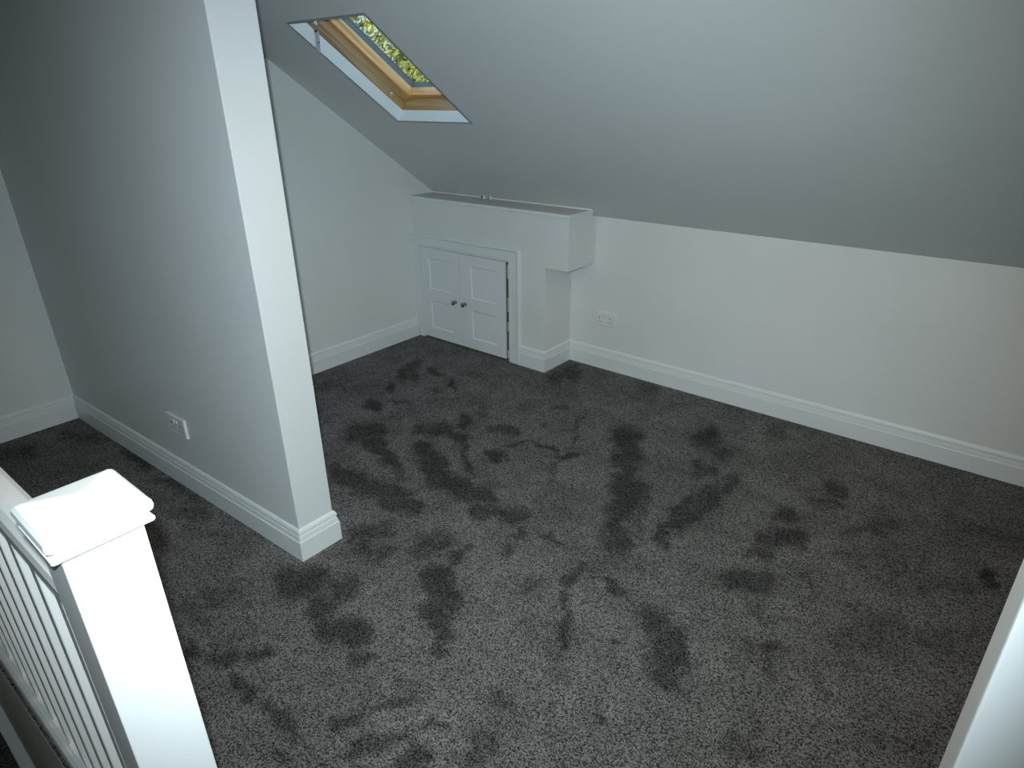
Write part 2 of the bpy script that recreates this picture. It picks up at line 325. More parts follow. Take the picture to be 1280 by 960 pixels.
(-1.129,0.633,0.017,0.014,0.02,-0.015,0.8),(-1.12,0.653,0.017,0.014,0.02,-0.015,0.8),(-1.11,0.673,0.017,0.014,0.02,-0.016,0.8),
(-1.1,0.694,0.017,0.014,0.02,-0.016,0.8),(-1.086,0.736,0.014,0.011,0.015,-0.013,0.8),(-1.075,0.751,0.014,0.011,0.015,-0.013,0.8),
(-1.065,0.766,0.014,0.011,0.015,-0.013,0.8),(-1.054,0.782,0.014,0.011,0.015,-0.014,0.8),(-0.947,0.777,0.019,0.015,0.019,-0.018,0.7),
(-0.926,0.803,0.019,0.015,0.019,-0.019,0.7),(-1.038,0.61,0.02,0.016,0.021,-0.017,0.7),(-1.022,0.63,0.02,0.016,0.021,-0.017,0.7),
(-1.006,0.651,0.02,0.016,0.021,-0.017,0.7),(-0.99,0.671,0.02,0.016,0.021,-0.018,0.7),(-0.973,0.691,0.02,0.016,0.02,-0.018,0.7),
(-0.957,0.712,0.02,0.016,0.02,-0.018,0.7),(-0.91,0.669,0.023,0.018,0.022,-0.02,0.8),(-0.88,0.685,0.023,0.018,0.022,-0.021,0.8),
(-1.169,0.479,0.025,0.02,0.03,-0.019,0.6),(-1.097,0.811,0.02,0.016,0.022,-0.02,0.4),(-1.076,0.825,0.02,0.016,0.022,-0.02,0.4),
(-1.055,0.838,0.02,0.016,0.022,-0.02,0.4),(-1.034,0.851,0.02,0.016,0.021,-0.02,0.4),(-1.329,0.648,0.02,0.016,0.026,-0.018,0.4),
(-1.678,0.574,0.016,0.012,0.024,-0.013,0.4),(-1.658,0.584,0.016,0.012,0.024,-0.013,0.4),(-1.637,0.594,0.015,0.012,0.023,-0.013,0.4),
(-1.46,0.566,0.015,0.012,0.02,-0.012,0.3),(-1.432,0.565,0.014,0.012,0.02,-0.012,0.3),(-2.231,0.829,0.019,0.015,0.038,-0.02,0.5),
(-2.193,0.833,0.019,0.015,0.037,-0.02,0.5),(-2.155,0.837,0.019,0.015,0.036,-0.019,0.5),(-2.118,0.84,0.019,0.015,0.035,-0.019,0.5),
(-2.218,1.948,0.03,0.024,0.058,-0.055,0.9),(-2.15,1.973,0.03,0.024,0.056,-0.055,0.9),(-2.132,2.016,0.026,0.02,0.048,-0.048,0.9),
(-2.09,2.013,0.026,0.02,0.047,-0.048,0.9),(-2.049,2.009,0.026,0.02,0.046,-0.048,0.9),(-2.008,2.006,0.025,0.02,0.045,-0.047,0.9),
(-1.968,2.003,0.025,0.02,0.044,-0.047,0.9),(-2.02,1.803,0.044,0.035,0.078,-0.075,1),(-1.911,1.74,0.031,0.025,0.053,-0.052,1),
(-1.88,1.764,0.031,0.025,0.052,-0.052,1),(-1.838,1.681,0.034,0.027,0.056,-0.055,1),(-1.785,1.686,0.034,0.027,0.054,-0.055,1),
(-1.732,1.691,0.033,0.026,0.052,-0.054,1),(-1.68,1.696,0.033,0.026,0.051,-0.054,1),(-1.617,1.683,0.03,0.024,0.045,-0.049,1),
(-1.576,1.705,0.03,0.024,0.044,-0.05,1),(-1.534,1.728,0.03,0.024,0.043,-0.05,1),(-1.91,1.941,0.015,0.012,0.025,-0.027,0.8),
(-1.882,1.921,0.015,0.011,0.025,-0.026,0.8),(-1.853,1.902,0.014,0.011,0.024,-0.026,0.8),(-1.825,1.884,0.014,0.011,0.024,-0.026,0.8),
(-1.798,1.865,0.014,0.011,0.023,-0.025,0.8),(-1.772,1.847,0.014,0.011,0.023,-0.025,0.8),(-1.745,1.829,0.014,0.011,0.022,-0.024,0.8),
(-1.72,1.812,0.014,0.011,0.022,-0.024,0.8),(-1.694,1.795,0.014,0.011,0.021,-0.023,0.8),(-2.076,2.15,0.031,0.024,0.056,-0.06,0.9),
(-1.751,1.964,0.024,0.019,0.038,-0.044,0.9),(-1.721,1.975,0.024,0.019,0.037,-0.044,0.9),(-1.691,1.987,0.024,0.019,0.037,-0.044,0.9),
(-1.924,2.18,0.019,0.015,0.033,-0.038,0.7),(-1.902,2.187,0.019,0.015,0.032,-0.038,0.7),(-1.88,2.195,0.019,0.015,0.032,-0.038,0.7),
(-1.858,2.203,0.019,0.015,0.032,-0.038,0.7),(-1.836,2.211,0.019,0.015,0.031,-0.038,0.7),(-1.814,2.218,0.019,0.015,0.031,-0.038,0.7),
(-1.792,2.226,0.019,0.015,0.03,-0.038,0.7),(-1.751,2.107,0.007,0.006,0.012,-0.015,0.8),(-1.744,2.113,0.007,0.006,0.012,-0.015,0.8),
(-1.737,2.118,0.007,0.006,0.012,-0.015,0.8),(-1.731,2.124,0.007,0.006,0.012,-0.015,0.8),(-1.724,2.13,0.007,0.006,0.012,-0.015,0.8),
(-1.718,2.136,0.007,0.006,0.012,-0.015,0.8),(-1.711,2.142,0.007,0.006,0.012,-0.015,0.8),(-1.705,2.148,0.007,0.006,0.012,-0.015,0.8),
(-1.698,2.154,0.007,0.006,0.012,-0.015,0.8),(-1.691,2.16,0.007,0.006,0.012,-0.015,0.8),(-1.685,2.166,0.007,0.006,0.012,-0.015,0.8),
(-1.678,2.172,0.007,0.006,0.012,-0.015,0.8),(-1.672,2.177,0.007,0.006,0.011,-0.015,0.8),(-1.665,2.183,0.007,0.006,0.011,-0.015,0.8),
(-1.658,2.189,0.007,0.006,0.011,-0.015,0.8),(-1.652,2.195,0.007,0.006,0.011,-0.015,0.8),(-1.645,2.201,0.007,0.006,0.011,-0.015,0.8),
(-1.639,2.207,0.007,0.006,0.011,-0.015,0.8),(-1.632,2.213,0.007,0.006,0.011,-0.015,0.8),(-1.625,2.219,0.007,0.006,0.011,-0.015,0.8),
(-1.611,2.217,0.011,0.009,0.017,-0.023,0.9),(-1.592,2.212,0.011,0.009,0.017,-0.023,0.9),(-1.573,2.207,0.011,0.009,0.017,-0.023,0.9),
(-1.555,2.202,0.011,0.009,0.017,-0.023,0.9),(-1.537,2.197,0.011,0.009,0.016,-0.023,0.9),(-1.518,2.192,0.011,0.009,0.016,-0.023,0.9),
(-1.5,2.187,0.011,0.009,0.016,-0.023,0.9),(-1.478,2.155,0.012,0.009,0.017,-0.024,0.9),(-1.466,2.164,0.012,0.009,0.017,-0.024,0.9),
(-1.454,2.174,0.012,0.009,0.016,-0.024,0.9),(-1.442,2.183,0.012,0.009,0.016,-0.024,0.9),(-1.43,2.192,0.012,0.009,0.016,-0.024,0.9),
(-1.419,2.202,0.012,0.009,0.016,-0.024,0.9),(-1.407,2.211,0.012,0.009,0.016,-0.024,0.9),(-1.623,2.537,0.007,0.006,0.011,-0.016,0.8),
(-1.615,2.52,0.007,0.006,0.011,-0.016,0.8),(-1.607,2.504,0.007,0.005,0.011,-0.016,0.8),(-1.599,2.489,0.007,0.005,0.01,-0.016,0.8),
(-1.592,2.473,0.007,0.005,0.01,-0.015,0.8),(-1.584,2.457,0.007,0.005,0.01,-0.015,0.8),(-1.576,2.442,0.007,0.005,0.01,-0.015,0.8),
(-1.569,2.427,0.007,0.005,0.01,-0.015,0.8),(-1.561,2.412,0.007,0.005,0.01,-0.015,0.8),(-1.554,2.397,0.007,0.005,0.01,-0.015,0.8),
(-1.546,2.382,0.007,0.005,0.01,-0.015,0.8),(-1.539,2.367,0.007,0.005,0.01,-0.014,0.8),(-1.532,2.353,0.007,0.005,0.01,-0.014,0.8),
(-1.524,2.338,0.007,0.005,0.01,-0.014,0.8),(-1.517,2.324,0.007,0.005,0.01,-0.014,0.8),(-1.51,2.31,0.007,0.005,0.009,-0.014,0.8),
(-1.714,2.375,0.014,0.011,0.022,-0.03,0.6),(-2.451,1.707,0.043,0.034,0.088,-0.069,0.8),(-2.417,1.748,0.043,0.034,0.088,-0.071,0.8),
(-2.383,1.79,0.043,0.034,0.087,-0.072,0.8),(-2.279,1.703,0.033,0.026,0.065,-0.054,0.9),(-2.198,1.68,0.033,0.026,0.062,-0.052,0.9),
(-2.119,1.657,0.032,0.025,0.059,-0.051,0.9),(-2.044,1.635,0.031,0.025,0.056,-0.049,0.9),(-1.994,1.603,0.023,0.018,0.041,-0.036,0.7),
(-1.939,1.579,0.023,0.018,0.039,-0.035,0.7),(-2.202,1.416,0.034,0.027,0.065,-0.049,0.9),(-2.135,1.424,0.034,0.027,0.063,-0.049,0.9),
(-2.069,1.431,0.034,0.027,0.061,-0.048,0.9),(-2.02,1.427,0.041,0.032,0.072,-0.058,0.9),(-1.97,1.446,0.04,0.032,0.07,-0.058,0.9),
(-1.92,1.464,0.04,0.032,0.068,-0.058,0.9),(-1.871,1.482,0.04,0.032,0.066,-0.059,0.9),(-1.846,1.4,0.03,0.024,0.049,-0.042,0.8),
(-1.812,1.418,0.03,0.023,0.048,-0.042,0.8),(-1.778,1.435,0.03,0.023,0.047,-0.043,0.8),(-1.744,1.452,0.029,0.023,0.046,-0.043,0.8),
(-1.711,1.469,0.029,0.023,0.046,-0.043,0.8),(-1.495,1.601,0.031,0.025,0.043,-0.049,0.9),(-1.459,1.62,0.031,0.025,0.043,-0.049,0.9),
(-1.424,1.639,0.031,0.024,0.042,-0.049,0.9),(-1.388,1.658,0.031,0.024,0.041,-0.049,0.9),(-1.353,1.677,0.031,0.024,0.04,-0.05,0.9),
(-1.711,1.285,0.023,0.018,0.036,-0.031,0.6),(-1.484,2.078,0.014,0.011,0.02,-0.027,0.5),(-1.462,2.048,0.014,0.011,0.019,-0.026,0.5),
(-1.44,2.018,0.014,0.011,0.019,-0.026,0.5),(-1.42,1.99,0.013,0.011,0.018,-0.025,0.5),(-1.399,1.962,0.013,0.011,0.018,-0.025,0.5),
(-2.645,1.978,0.026,0.021,0.058,-0.048,0.9),(-2.575,1.965,0.026,0.02,0.056,-0.047,0.9),(-2.709,2.198,0.028,0.022,0.063,-0.055,0.8),
(-2.469,2.443,0.024,0.019,0.05,-0.052,0.9),(-2.808,2.379,0.031,0.024,0.073,-0.066,0.7),(-2.72,2.386,0.031,0.024,0.07,-0.065,0.7),
(-2.862,2.464,0.023,0.018,0.056,-0.051,0.7),(-2.868,2.515,0.024,0.018,0.056,-0.052,0.7),(-2.874,2.567,0.024,0.019,0.057,-0.054,0.7),
(-2.721,2.532,0.015,0.012,0.034,-0.033,0.7),(-2.689,2.524,0.015,0.011,0.033,-0.033,0.7),(-2.658,2.517,0.015,0.011,0.033,-0.033,0.7),
(-2.628,2.509,0.014,0.011,0.032,-0.032,0.7),(-2.598,2.502,0.014,0.011,0.032,-0.032,0.7),(-2.54,2.63,0.023,0.018,0.049,-0.053,0.4),
(-2.508,2.634,0.023,0.018,0.049,-0.053,0.4),(-2.476,2.638,0.023,0.018,0.048,-0.053,0.4),(-2.444,2.642,0.023,0.018,0.047,-0.053,0.4),
(-2.413,2.646,0.023,0.018,0.047,-0.052,0.4),(-2.381,2.65,0.022,0.018,0.046,-0.052,0.4),(-2.572,2.086,0.013,0.01,0.029,-0.026,0.6),
(-2.556,2.093,0.013,0.01,0.029,-0.026,0.6),(-2.54,2.1,0.013,0.01,0.029,-0.026,0.6),(-2.524,2.106,0.013,0.01,0.029,-0.026,0.6),
(-2.508,2.113,0.013,0.01,0.028,-0.026,0.6),(-2.492,2.12,0.013,0.01,0.028,-0.026,0.6),(-2.476,2.127,0.013,0.01,0.028,-0.026,0.6),
(-2.483,2.299,0.01,0.008,0.021,-0.02,0.5),(-2.474,2.307,0.01,0.008,0.021,-0.02,0.5),(-2.464,2.315,0.01,0.008,0.021,-0.02,0.5),
(-2.454,2.322,0.01,0.008,0.021,-0.02,0.5),(-2.444,2.33,0.01,0.008,0.02,-0.021,0.5),(-2.035,2.922,0.046,0.036,0.081,-0.114,0.7),
(-2.0,3.031,0.046,0.036,0.081,-0.119,0.7),(-1.799,2.59,0.018,0.014,0.03,-0.042,0.6),(-1.773,2.594,0.018,0.014,0.03,-0.042,0.6),
(-3.034,1.962,0.028,0.022,0.07,-0.051,0.5),(-3.005,1.991,0.028,0.022,0.069,-0.051,0.5),(-2.976,2.02,0.028,0.022,0.069,-0.052,0.5),
(-2.947,2.05,0.028,0.022,0.068,-0.053,0.5),(-2.088,2.298,0.027,0.021,0.05,-0.056,0.5),(-2.413,1.916,0.018,0.014,0.037,-0.032,0.4),
(-2.395,1.93,0.018,0.014,0.037,-0.032,0.4),(-0.995,2.75,0.05,0.039,0.051,-0.118,0.8),(-0.91,2.693,0.048,0.038,0.047,-0.112,0.8),
(-0.776,3.028,0.035,0.027,0.031,-0.091,0.5),(-0.737,3.032,0.035,0.027,0.03,-0.09,0.5),(-0.924,2.453,0.029,0.023,0.028,-0.063,0.6),
(-0.892,2.468,0.028,0.022,0.028,-0.063,0.6),(-0.86,2.482,0.028,0.022,0.027,-0.063,0.6),(-0.744,2.47,0.033,0.026,0.028,-0.073,0.7),
(-0.76,2.42,0.033,0.026,0.029,-0.071,0.7),(-0.776,2.371,0.033,0.026,0.029,-0.069,0.7),(-0.792,2.323,0.032,0.026,0.029,-0.067,0.7),
(-0.808,2.276,0.032,0.025,0.029,-0.066,0.7),(-0.823,2.229,0.032,0.025,0.029,-0.064,0.7),(-0.838,2.184,0.031,0.025,0.029,-0.063,0.7),
(-0.396,2.665,0.03,0.023,0.018,-0.07,0.8),(-0.365,2.67,0.029,0.023,0.017,-0.069,0.8),(-0.437,2.519,0.02,0.016,0.013,-0.044,0.6),
(-0.414,2.532,0.02,0.016,0.012,-0.044,0.6),(-0.391,2.544,0.02,0.015,0.012,-0.045,0.6),(-0.368,2.556,0.02,0.015,0.012,-0.045,0.6),
(-0.497,2.347,0.035,0.028,0.024,-0.075,0.8),(-0.507,2.144,0.03,0.024,0.021,-0.059,0.9),(-0.476,2.173,0.03,0.024,0.02,-0.06,0.9),
(-0.445,2.203,0.03,0.024,0.019,-0.061,0.9),(-0.415,2.233,0.03,0.024,0.019,-0.061,0.9),(-0.509,2.023,0.025,0.02,0.018,-0.048,0.7),
(-0.474,2.051,0.025,0.02,0.017,-0.049,0.7),(-0.506,1.861,0.035,0.028,0.024,-0.062,0.8),(-0.464,1.882,0.035,0.028,0.023,-0.062,0.8),
(-0.422,1.902,0.035,0.028,0.022,-0.062,0.8),(-0.277,2.374,0.017,0.013,0.009,-0.037,0.5),(-0.262,2.39,0.017,0.013,0.009,-0.037,0.5),
(-0.247,2.407,0.017,0.014,0.009,-0.037,0.5),(-0.232,2.423,0.017,0.014,0.008,-0.037,0.5),(-0.217,2.44,0.017,0.014,0.008,-0.038,0.5),
(-0.202,2.456,0.017,0.014,0.008,-0.038,0.5),(-0.187,2.473,0.017,0.014,0.008,-0.038,0.5),(-0.172,2.49,0.017,0.014,0.008,-0.038,0.5),
(-0.157,2.507,0.017,0.014,0.008,-0.039,0.5),(-0.142,2.524,0.017,0.014,0.007,-0.039,0.5),(-0.127,2.541,0.017,0.014,0.007,-0.039,0.5),
(-0.284,2.231,0.021,0.017,0.011,-0.043,0.3),(-0.263,2.236,0.021,0.017,0.011,-0.043,0.3),(-0.242,2.241,0.021,0.017,0.01,-0.043,0.3),
(-0.221,2.246,0.021,0.016,0.01,-0.043,0.3),(-0.2,2.251,0.021,0.016,0.01,-0.043,0.3),(-0.18,2.256,0.021,0.016,0.009,-0.043,0.3),
(-0.16,2.261,0.021,0.016,0.009,-0.043,0.3),(-0.139,2.266,0.02,0.016,0.009,-0.042,0.3),(-0.119,2.271,0.02,0.016,0.008,-0.042,0.3),
(-0.099,2.276,0.02,0.016,0.008,-0.042,0.3),(-0.08,2.281,0.02,0.016,0.008,-0.042,0.3),(-0.06,2.285,0.02,0.016,0.007,-0.042,0.3),
(-0.04,2.29,0.02,0.016,0.007,-0.042,0.3),(-0.021,2.295,0.02,0.016,0.007,-0.042,0.3),(-0.002,2.299,0.02,0.016,0.006,-0.042,0.3),
(0.017,2.304,0.02,0.016,0.006,-0.042,0.3),(0.183,2.436,0.024,0.019,0.005,-0.053,0.9),(0.207,2.429,0.024,0.019,0.004,-0.053,0.9),
(0.027,2.235,0.016,0.013,0.005,-0.033,0.5),(0.042,2.25,0.016,0.013,0.005,-0.034,0.5),(0.057,2.266,0.016,0.013,0.005,-0.034,0.5),
(0.072,2.281,0.016,0.013,0.004,-0.034,0.5),(0.087,2.297,0.016,0.013,0.004,-0.034,0.5),(0.102,2.313,0.016,0.013,0.004,-0.034,0.5),
(0.117,2.328,0.016,0.013,0.004,-0.035,0.5),(0.133,2.344,0.016,0.013,0.004,-0.035,0.5),(-0.325,2.031,0.02,0.016,0.011,-0.038,0.5),
(-0.291,2.006,0.02,0.016,0.011,-0.037,0.5),(-0.407,1.745,0.014,0.012,0.009,-0.025,0.5),(-0.391,1.75,0.014,0.012,0.009,-0.025,0.5),
(-0.376,1.756,0.014,0.011,0.009,-0.025,0.5),(-0.361,1.761,0.014,0.011,0.008,-0.025,0.5),(-0.347,1.767,0.014,0.011,0.008,-0.025,0.5),
(-0.332,1.772,0.014,0.011,0.008,-0.025,0.5),(-0.317,1.777,0.014,0.011,0.008,-0.025,0.5),(-0.302,1.783,0.014,0.011,0.008,-0.025,0.5),
(-0.371,1.58,0.014,0.011,0.008,-0.021,0.6),(-0.352,1.595,0.014,0.011,0.008,-0.022,0.6),(-0.296,1.61,0.017,0.014,0.009,-0.027,0.9),
(-0.282,1.641,0.017,0.014,0.009,-0.028,0.9),(-0.297,1.561,0.011,0.009,0.006,-0.018,0.7),(-0.287,1.55,0.011,0.009,0.006,-0.017,0.7),
(-0.277,1.539,0.011,0.009,0.006,-0.017,0.7),(-0.382,1.512,0.011,0.009,0.007,-0.017,0.5),(-0.362,1.509,0.011,0.009,0.007,-0.017,0.5),
(-0.15,1.587,0.016,0.013,0.007,-0.026,0.5),(-0.14,1.561,0.016,0.013,0.007,-0.025,0.5),(-0.13,1.534,0.016,0.013,0.007,-0.025,0.5),
(-0.12,1.509,0.016,0.013,0.006,-0.024,0.5),(-0.111,1.484,0.015,0.012,0.006,-0.023,0.5),(-0.261,1.348,0.015,0.012,0.008,-0.022,0.6),
(-0.248,1.335,0.015,0.012,0.008,-0.021,0.6),(-0.235,1.322,0.015,0.012,0.008,-0.021,0.6),(-0.276,1.245,0.025,0.02,0.013,-0.033,0.6),
(-0.241,1.251,0.024,0.02,0.012,-0.032,0.6),(-0.207,1.257,0.024,0.019,0.011,-0.032,0.6),(0.025,1.957,0.025,0.02,0.007,-0.045,0.4),
(0.05,1.972,0.024,0.02,0.007,-0.046,0.4),(0.075,1.987,0.024,0.02,0.007,-0.046,0.4),(0.1,2.002,0.024,0.019,0.006,-0.046,0.4),
(0.125,2.017,0.024,0.019,0.006,-0.046,0.4),(-0.148,1.799,0.024,0.02,0.011,-0.042,0.4),(-0.117,1.814,0.024,0.019,0.01,-0.042,0.4),
(-0.086,1.828,0.024,0.019,0.009,-0.042,0.4),(-0.011,1.487,0.025,0.02,0.008,-0.037,0.4),(0.017,1.503,0.025,0.02,0.008,-0.038,0.4),
(0.044,1.519,0.025,0.02,0.007,-0.038,0.4),(0.072,1.536,0.025,0.02,0.007,-0.038,0.4),(0.099,1.551,0.025,0.02,0.006,-0.038,0.4),
(0.126,1.567,0.025,0.02,0.006,-0.038,0.4),(-0.093,2.354,0.035,0.027,0.013,-0.073,0.3),(-0.056,2.369,0.034,0.027,0.012,-0.073,0.3),
(-0.02,2.383,0.034,0.027,0.011,-0.073,0.3),(0.041,2.707,0.049,0.039,0.014,-0.116,0.3),(0.094,2.708,0.049,0.039,0.012,-0.115,0.3),
(0.146,2.71,0.048,0.038,0.01,-0.114,0.3),(0.197,2.711,0.048,0.038,0.008,-0.113,0.3),(0.247,2.712,0.047,0.037,0.007,-0.111,0.3),
(-0.153,1.97,0.026,0.021,0.011,-0.048,0.3),(-0.127,1.972,0.026,0.021,0.011,-0.048,0.3),(-0.101,1.975,0.026,0.02,0.01,-0.048,0.3),
(-0.075,1.977,0.025,0.02,0.01,-0.047,0.3),(-0.05,1.98,0.025,0.02,0.009,-0.047,0.3),(-0.025,1.982,0.025,0.02,0.009,-0.047,0.3),
(-3.593,0.76,0.024,0.019,0.07,-0.023,0.5),(-3.567,0.776,0.024,0.019,0.069,-0.023,0.5),(-3.541,0.792,0.024,0.019,0.069,-0.023,0.5),
(-3.515,0.808,0.024,0.019,0.068,-0.024,0.5),(-3.49,0.824,0.024,0.019,0.068,-0.024,0.5),(-3.464,0.84,0.024,0.019,0.067,-0.024,0.5),
(-3.438,0.855,0.024,0.019,0.067,-0.024,0.5),(-3.412,0.871,0.024,0.019,0.066,-0.025,0.5),(-3.606,0.538,0.037,0.029,0.106,-0.029,0.5),
(-3.556,0.564,0.037,0.029,0.104,-0.029,0.5),(-3.506,0.589,0.037,0.029,0.102,-0.03,0.5),(-3.19,0.896,0.028,0.022,0.072,-0.029,0.7),
(-3.131,0.899,0.027,0.022,0.07,-0.029,0.7),(-3.073,0.902,0.027,0.021,0.068,-0.028,0.7),(-3.016,0.906,0.027,0.021,0.066,-0.028,0.7),
(-2.961,0.909,0.027,0.021,0.065,-0.028,0.7),(-2.763,0.885,0.025,0.02,0.058,-0.026,0.7),(-2.708,0.892,0.025,0.02,0.057,-0.026,0.7),
(-2.655,0.898,0.025,0.02,0.055,-0.026,0.7),(-2.461,0.807,0.031,0.025,0.065,-0.03,0.6),(-2.427,0.827,0.031,0.025,0.064,-0.031,0.6),
(-2.393,0.846,0.031,0.024,0.063,-0.031,0.6),(-2.36,0.866,0.031,0.024,0.062,-0.032,0.6),(-2.335,0.785,0.022,0.018,0.045,-0.022,0.4),
(-2.303,0.794,0.022,0.018,0.044,-0.022,0.4),(-2.271,0.803,0.022,0.018,0.044,-0.022,0.4),(-2.239,0.812,0.022,0.018,0.043,-0.022,0.4),
(-2.208,0.82,0.022,0.017,0.042,-0.022,0.4),(-2.177,0.829,0.022,0.017,0.042,-0.022,0.4),(-2.146,0.837,0.022,0.017,0.041,-0.022,0.4),
(-2.116,0.846,0.022,0.017,0.04,-0.022,0.4),(-2.515,0.893,0.02,0.016,0.043,-0.021,0.4),(-2.478,0.9,0.02,0.016,0.042,-0.021,0.4),
(-2.441,0.908,0.02,0.016,0.041,-0.021,0.4),(-1.742,0.873,0.03,0.024,0.047,-0.031,0.9),(-1.688,0.885,0.03,0.024,0.045,-0.031,0.9),
(-1.878,0.645,0.022,0.018,0.038,-0.02,0.6),(-1.857,0.669,0.022,0.018,0.037,-0.02,0.6),(-1.837,0.692,0.023,0.018,0.037,-0.02,0.6),
(-1.897,0.573,0.025,0.02,0.043,-0.021,0.5),(-1.862,0.587,0.025,0.02,0.042,-0.021,0.5),(-1.826,0.602,0.025,0.02,0.041,-0.021,0.5),
(-1.805,0.591,0.012,0.01,0.02,-0.01,0.5),(-1.783,0.596,0.012,0.01,0.02,-0.01,0.5)]
# ------------------------------------------------------------------ floor (with the stairwell opening)
WX0, WX1, WY0, WY1 = -3.70, -0.80, -0.78, 0.12
SKB = 0.014                                    # the balustrade runs slightly out of square
def by(x, y): return y + SKB * (x + 0.798)

def value_noise(x, y, cell, seed):
    rs = np.random.RandomState(seed); G = rs.rand(256, 256)
    u = x / cell; v = y / cell
    i = np.floor(u).astype(int); j = np.floor(v).astype(int); fu = u - i; fv = v - j
    fu = fu * fu * (3 - 2 * fu); fv = fv * fv * (3 - 2 * fv)
    g = lambda a, b: G[a % 256, b % 256]
    return (g(i, j) * (1 - fu) + g(i + 1, j) * fu) * (1 - fv) + (g(i, j + 1) * (1 - fu) + g(i + 1, j + 1) * fu) * fv

def build_floor():
    gx = np.linspace(XL - 0.05, XR + 0.05, 430); gy = np.linspace(0.0, 1.0, 210)
    X, T = np.meshgrid(gx, gy, indexing='ij')
    Y0 = np.where((X < WX1), by(X, WY1), by(np.full_like(X, WX1), WY1))
    Y = Y0 + (YK + 0.05 - Y0) * T
    nx, ny = X.shape
    wx = X + (value_noise(X, Y, 0.07, 1) - 0.5) * 0.055 + (value_noise(X, Y, 0.03, 2) - 0.5) * 0.03
    wy = Y + (value_noise(X, Y, 0.07, 3) - 0.5) * 0.055 + (value_noise(X, Y, 0.03, 4) - 0.5) * 0.03
    pile = np.zeros_like(X)
    for (cx, cy, ax, ay, bx, byy, st) in PILE:
        det = ax * byy - ay * bx
        dx = wx - cx; dy = wy - cy
        p = (dx * byy - dy * bx) / det; q = (-dx * ay + dy * ax) / det
        d = np.sqrt(p * p + q * q)
        pile = np.maximum(pile, st * np.clip((1.48 - d) / 1.0, 0, 1))
    V = np.stack([X, Y, np.zeros_like(X)], -1).reshape(-1, 3)
    idx = np.arange(nx * ny).reshape(nx, ny)
    F = np.stack([idx[:-1, :-1], idx[1:, :-1], idx[1:, 1:], idx[:-1, 1:]], -1).reshape(-1, 4)
    verts = V.tolist(); faces = F.tolist(); vals = pile.reshape(-1).tolist()
    def rect(x0, x1, y0, y1):
        i = len(verts); verts.extend([[x0, y0, 0], [x1, y0, 0], [x1, y1, 0], [x0, y1, 0]]); vals.extend([0.2] * 4); faces.append([i, i + 1, i + 2, i + 3])
    rect(WX1, XR + .05, WY0, WY1); rect(XL - .05, XR + .05, YF - .05, WY0); rect(XL - .05, WX0, WY0, WY1 - .04)
    me = bpy.data.meshes.new('floor'); me.from_pydata(verts, [], faces)
    a = me.attributes.new('pile', 'FLOAT', 'POINT'); a.data.foreach_set('value', vals)
    me.materials.append(M['carpet'])
    o = bpy.data.objects.new('floor', me); COL.objects.link(o); o['kind'] = 'structure'
    return o
build_floor()

# ------------------------------------------------------------------ walls
def struct(mb, name, mat='wall', **k): return mb.build(name, mat, kind='structure', **k)
struct(MB().box(XG - .6, XR + .1, YK, YK + .12, -.02, ZK + .02), 'wall_back')
def zs_(y): return ZK + SL * (YK - y) + .004
g = MB(); g.hexa([(XG - .62, 1.06, -.02), (XG, 1.06, -.02), (XG, YK + .02, -.02), (XG - .62, YK + .02, -.02),
                  (XG - .62, 1.06, zs_(1.06)), (XG, 1.06, zs_(1.06)), (XG, YK + .02, zs_(YK + .02)), (XG - .62, YK + .02, zs_(YK + .02))])
struct(g, 'wall_gable')
struct(MB().box(XL - .12, XL, YF - .1, py(XL) + .03, -2.7, 2.5), 'wall_left')
w = MB(); xl = XL - .1
w.hexa([(xl, py(xl), -.02), (XP, YP, -.02), (XP, YP + TP, -.02), (xl, py(xl) + TP, -.02),
        (xl, py(xl), ZC + .02), (XP, YP, ZC + .02), (XP, YP + TP, ZC + .02), (xl, py(xl) + TP, ZC + .02)])
struct(w, 'wall_partition', 'partition', bevel=0.003)
struct(MB().box(XS0, XR + .1, YS0, YS1, -.02, ZC + .02), 'wall_stub', bevel=0.003)
g = MB(); g.hexa([(XR, YF - .1, -.02), (XR + .12, YF - .1, -.02), (XR + .12, 1.17, -.02), (XR, 1.17, -.02), (XR, YF - .1, ZC + .02), (XR + .12, YF - .1, ZC + .02), (XR + .12, 1.17, ZC + .02), (XR, 1.17, ZC + .02)])
g.hexa([(XR, 1.17, -.02), (XR + .12, 1.17, -.02), (XR + .12, YK + .02, -.02), (XR, YK + .02, -.02), (XR, 1.17, ZC + .004), (XR + .12, 1.17, ZC + .004), (XR + .12, YK + .02, zs_(YK + .02)), (XR, YK + .02, zs_(YK + .02))])
struct(g, 'wall_right')
struct(MB().box(XL - .12, XR + .12, YF - .12, YF, -.02, 2.5), 'wall_front')

# ceiling: flat part and the long slope with the roof-window opening
WXA, WXB, WVA, WVB = -2.782, -2.268, 0.914, 1.632
vtop = (ZC - ZK) / SL * HY
c = MB()
xs = [XL - .15, WXA, WXB, XR + .12]; vs = [-.06, WVA, WVB, vtop]
for i in range(3):
    for j in range(3):
        if i == 1 and j == 1: continue
        c.quad(slope_pt(xs[i], vs[j]), slope_pt(xs[i + 1], vs[j]), slope_pt(xs[i + 1], vs[j + 1]), slope_pt(xs[i], vs[j + 1]))
yt = YK - vtop / HY
c.quad((xs[0], YF - .12, ZC), (xs[3], YF - .12, ZC), (xs[3], yt, ZC), (xs[0], yt, ZC))
ceiling = struct(c, 'ceiling', 'ceil')
# recessed downlight in the flat ceiling
rim = MB().loft(lathe(LAMP + Vector((0, 0, .004)), (0, 0, -1), [(.030, 0), (.030, .006), (.036, .012), (.043, .009), (.043, .002)], 32), cap=False).build('downlight_rim', 'gloss', ceiling, smooth=True)

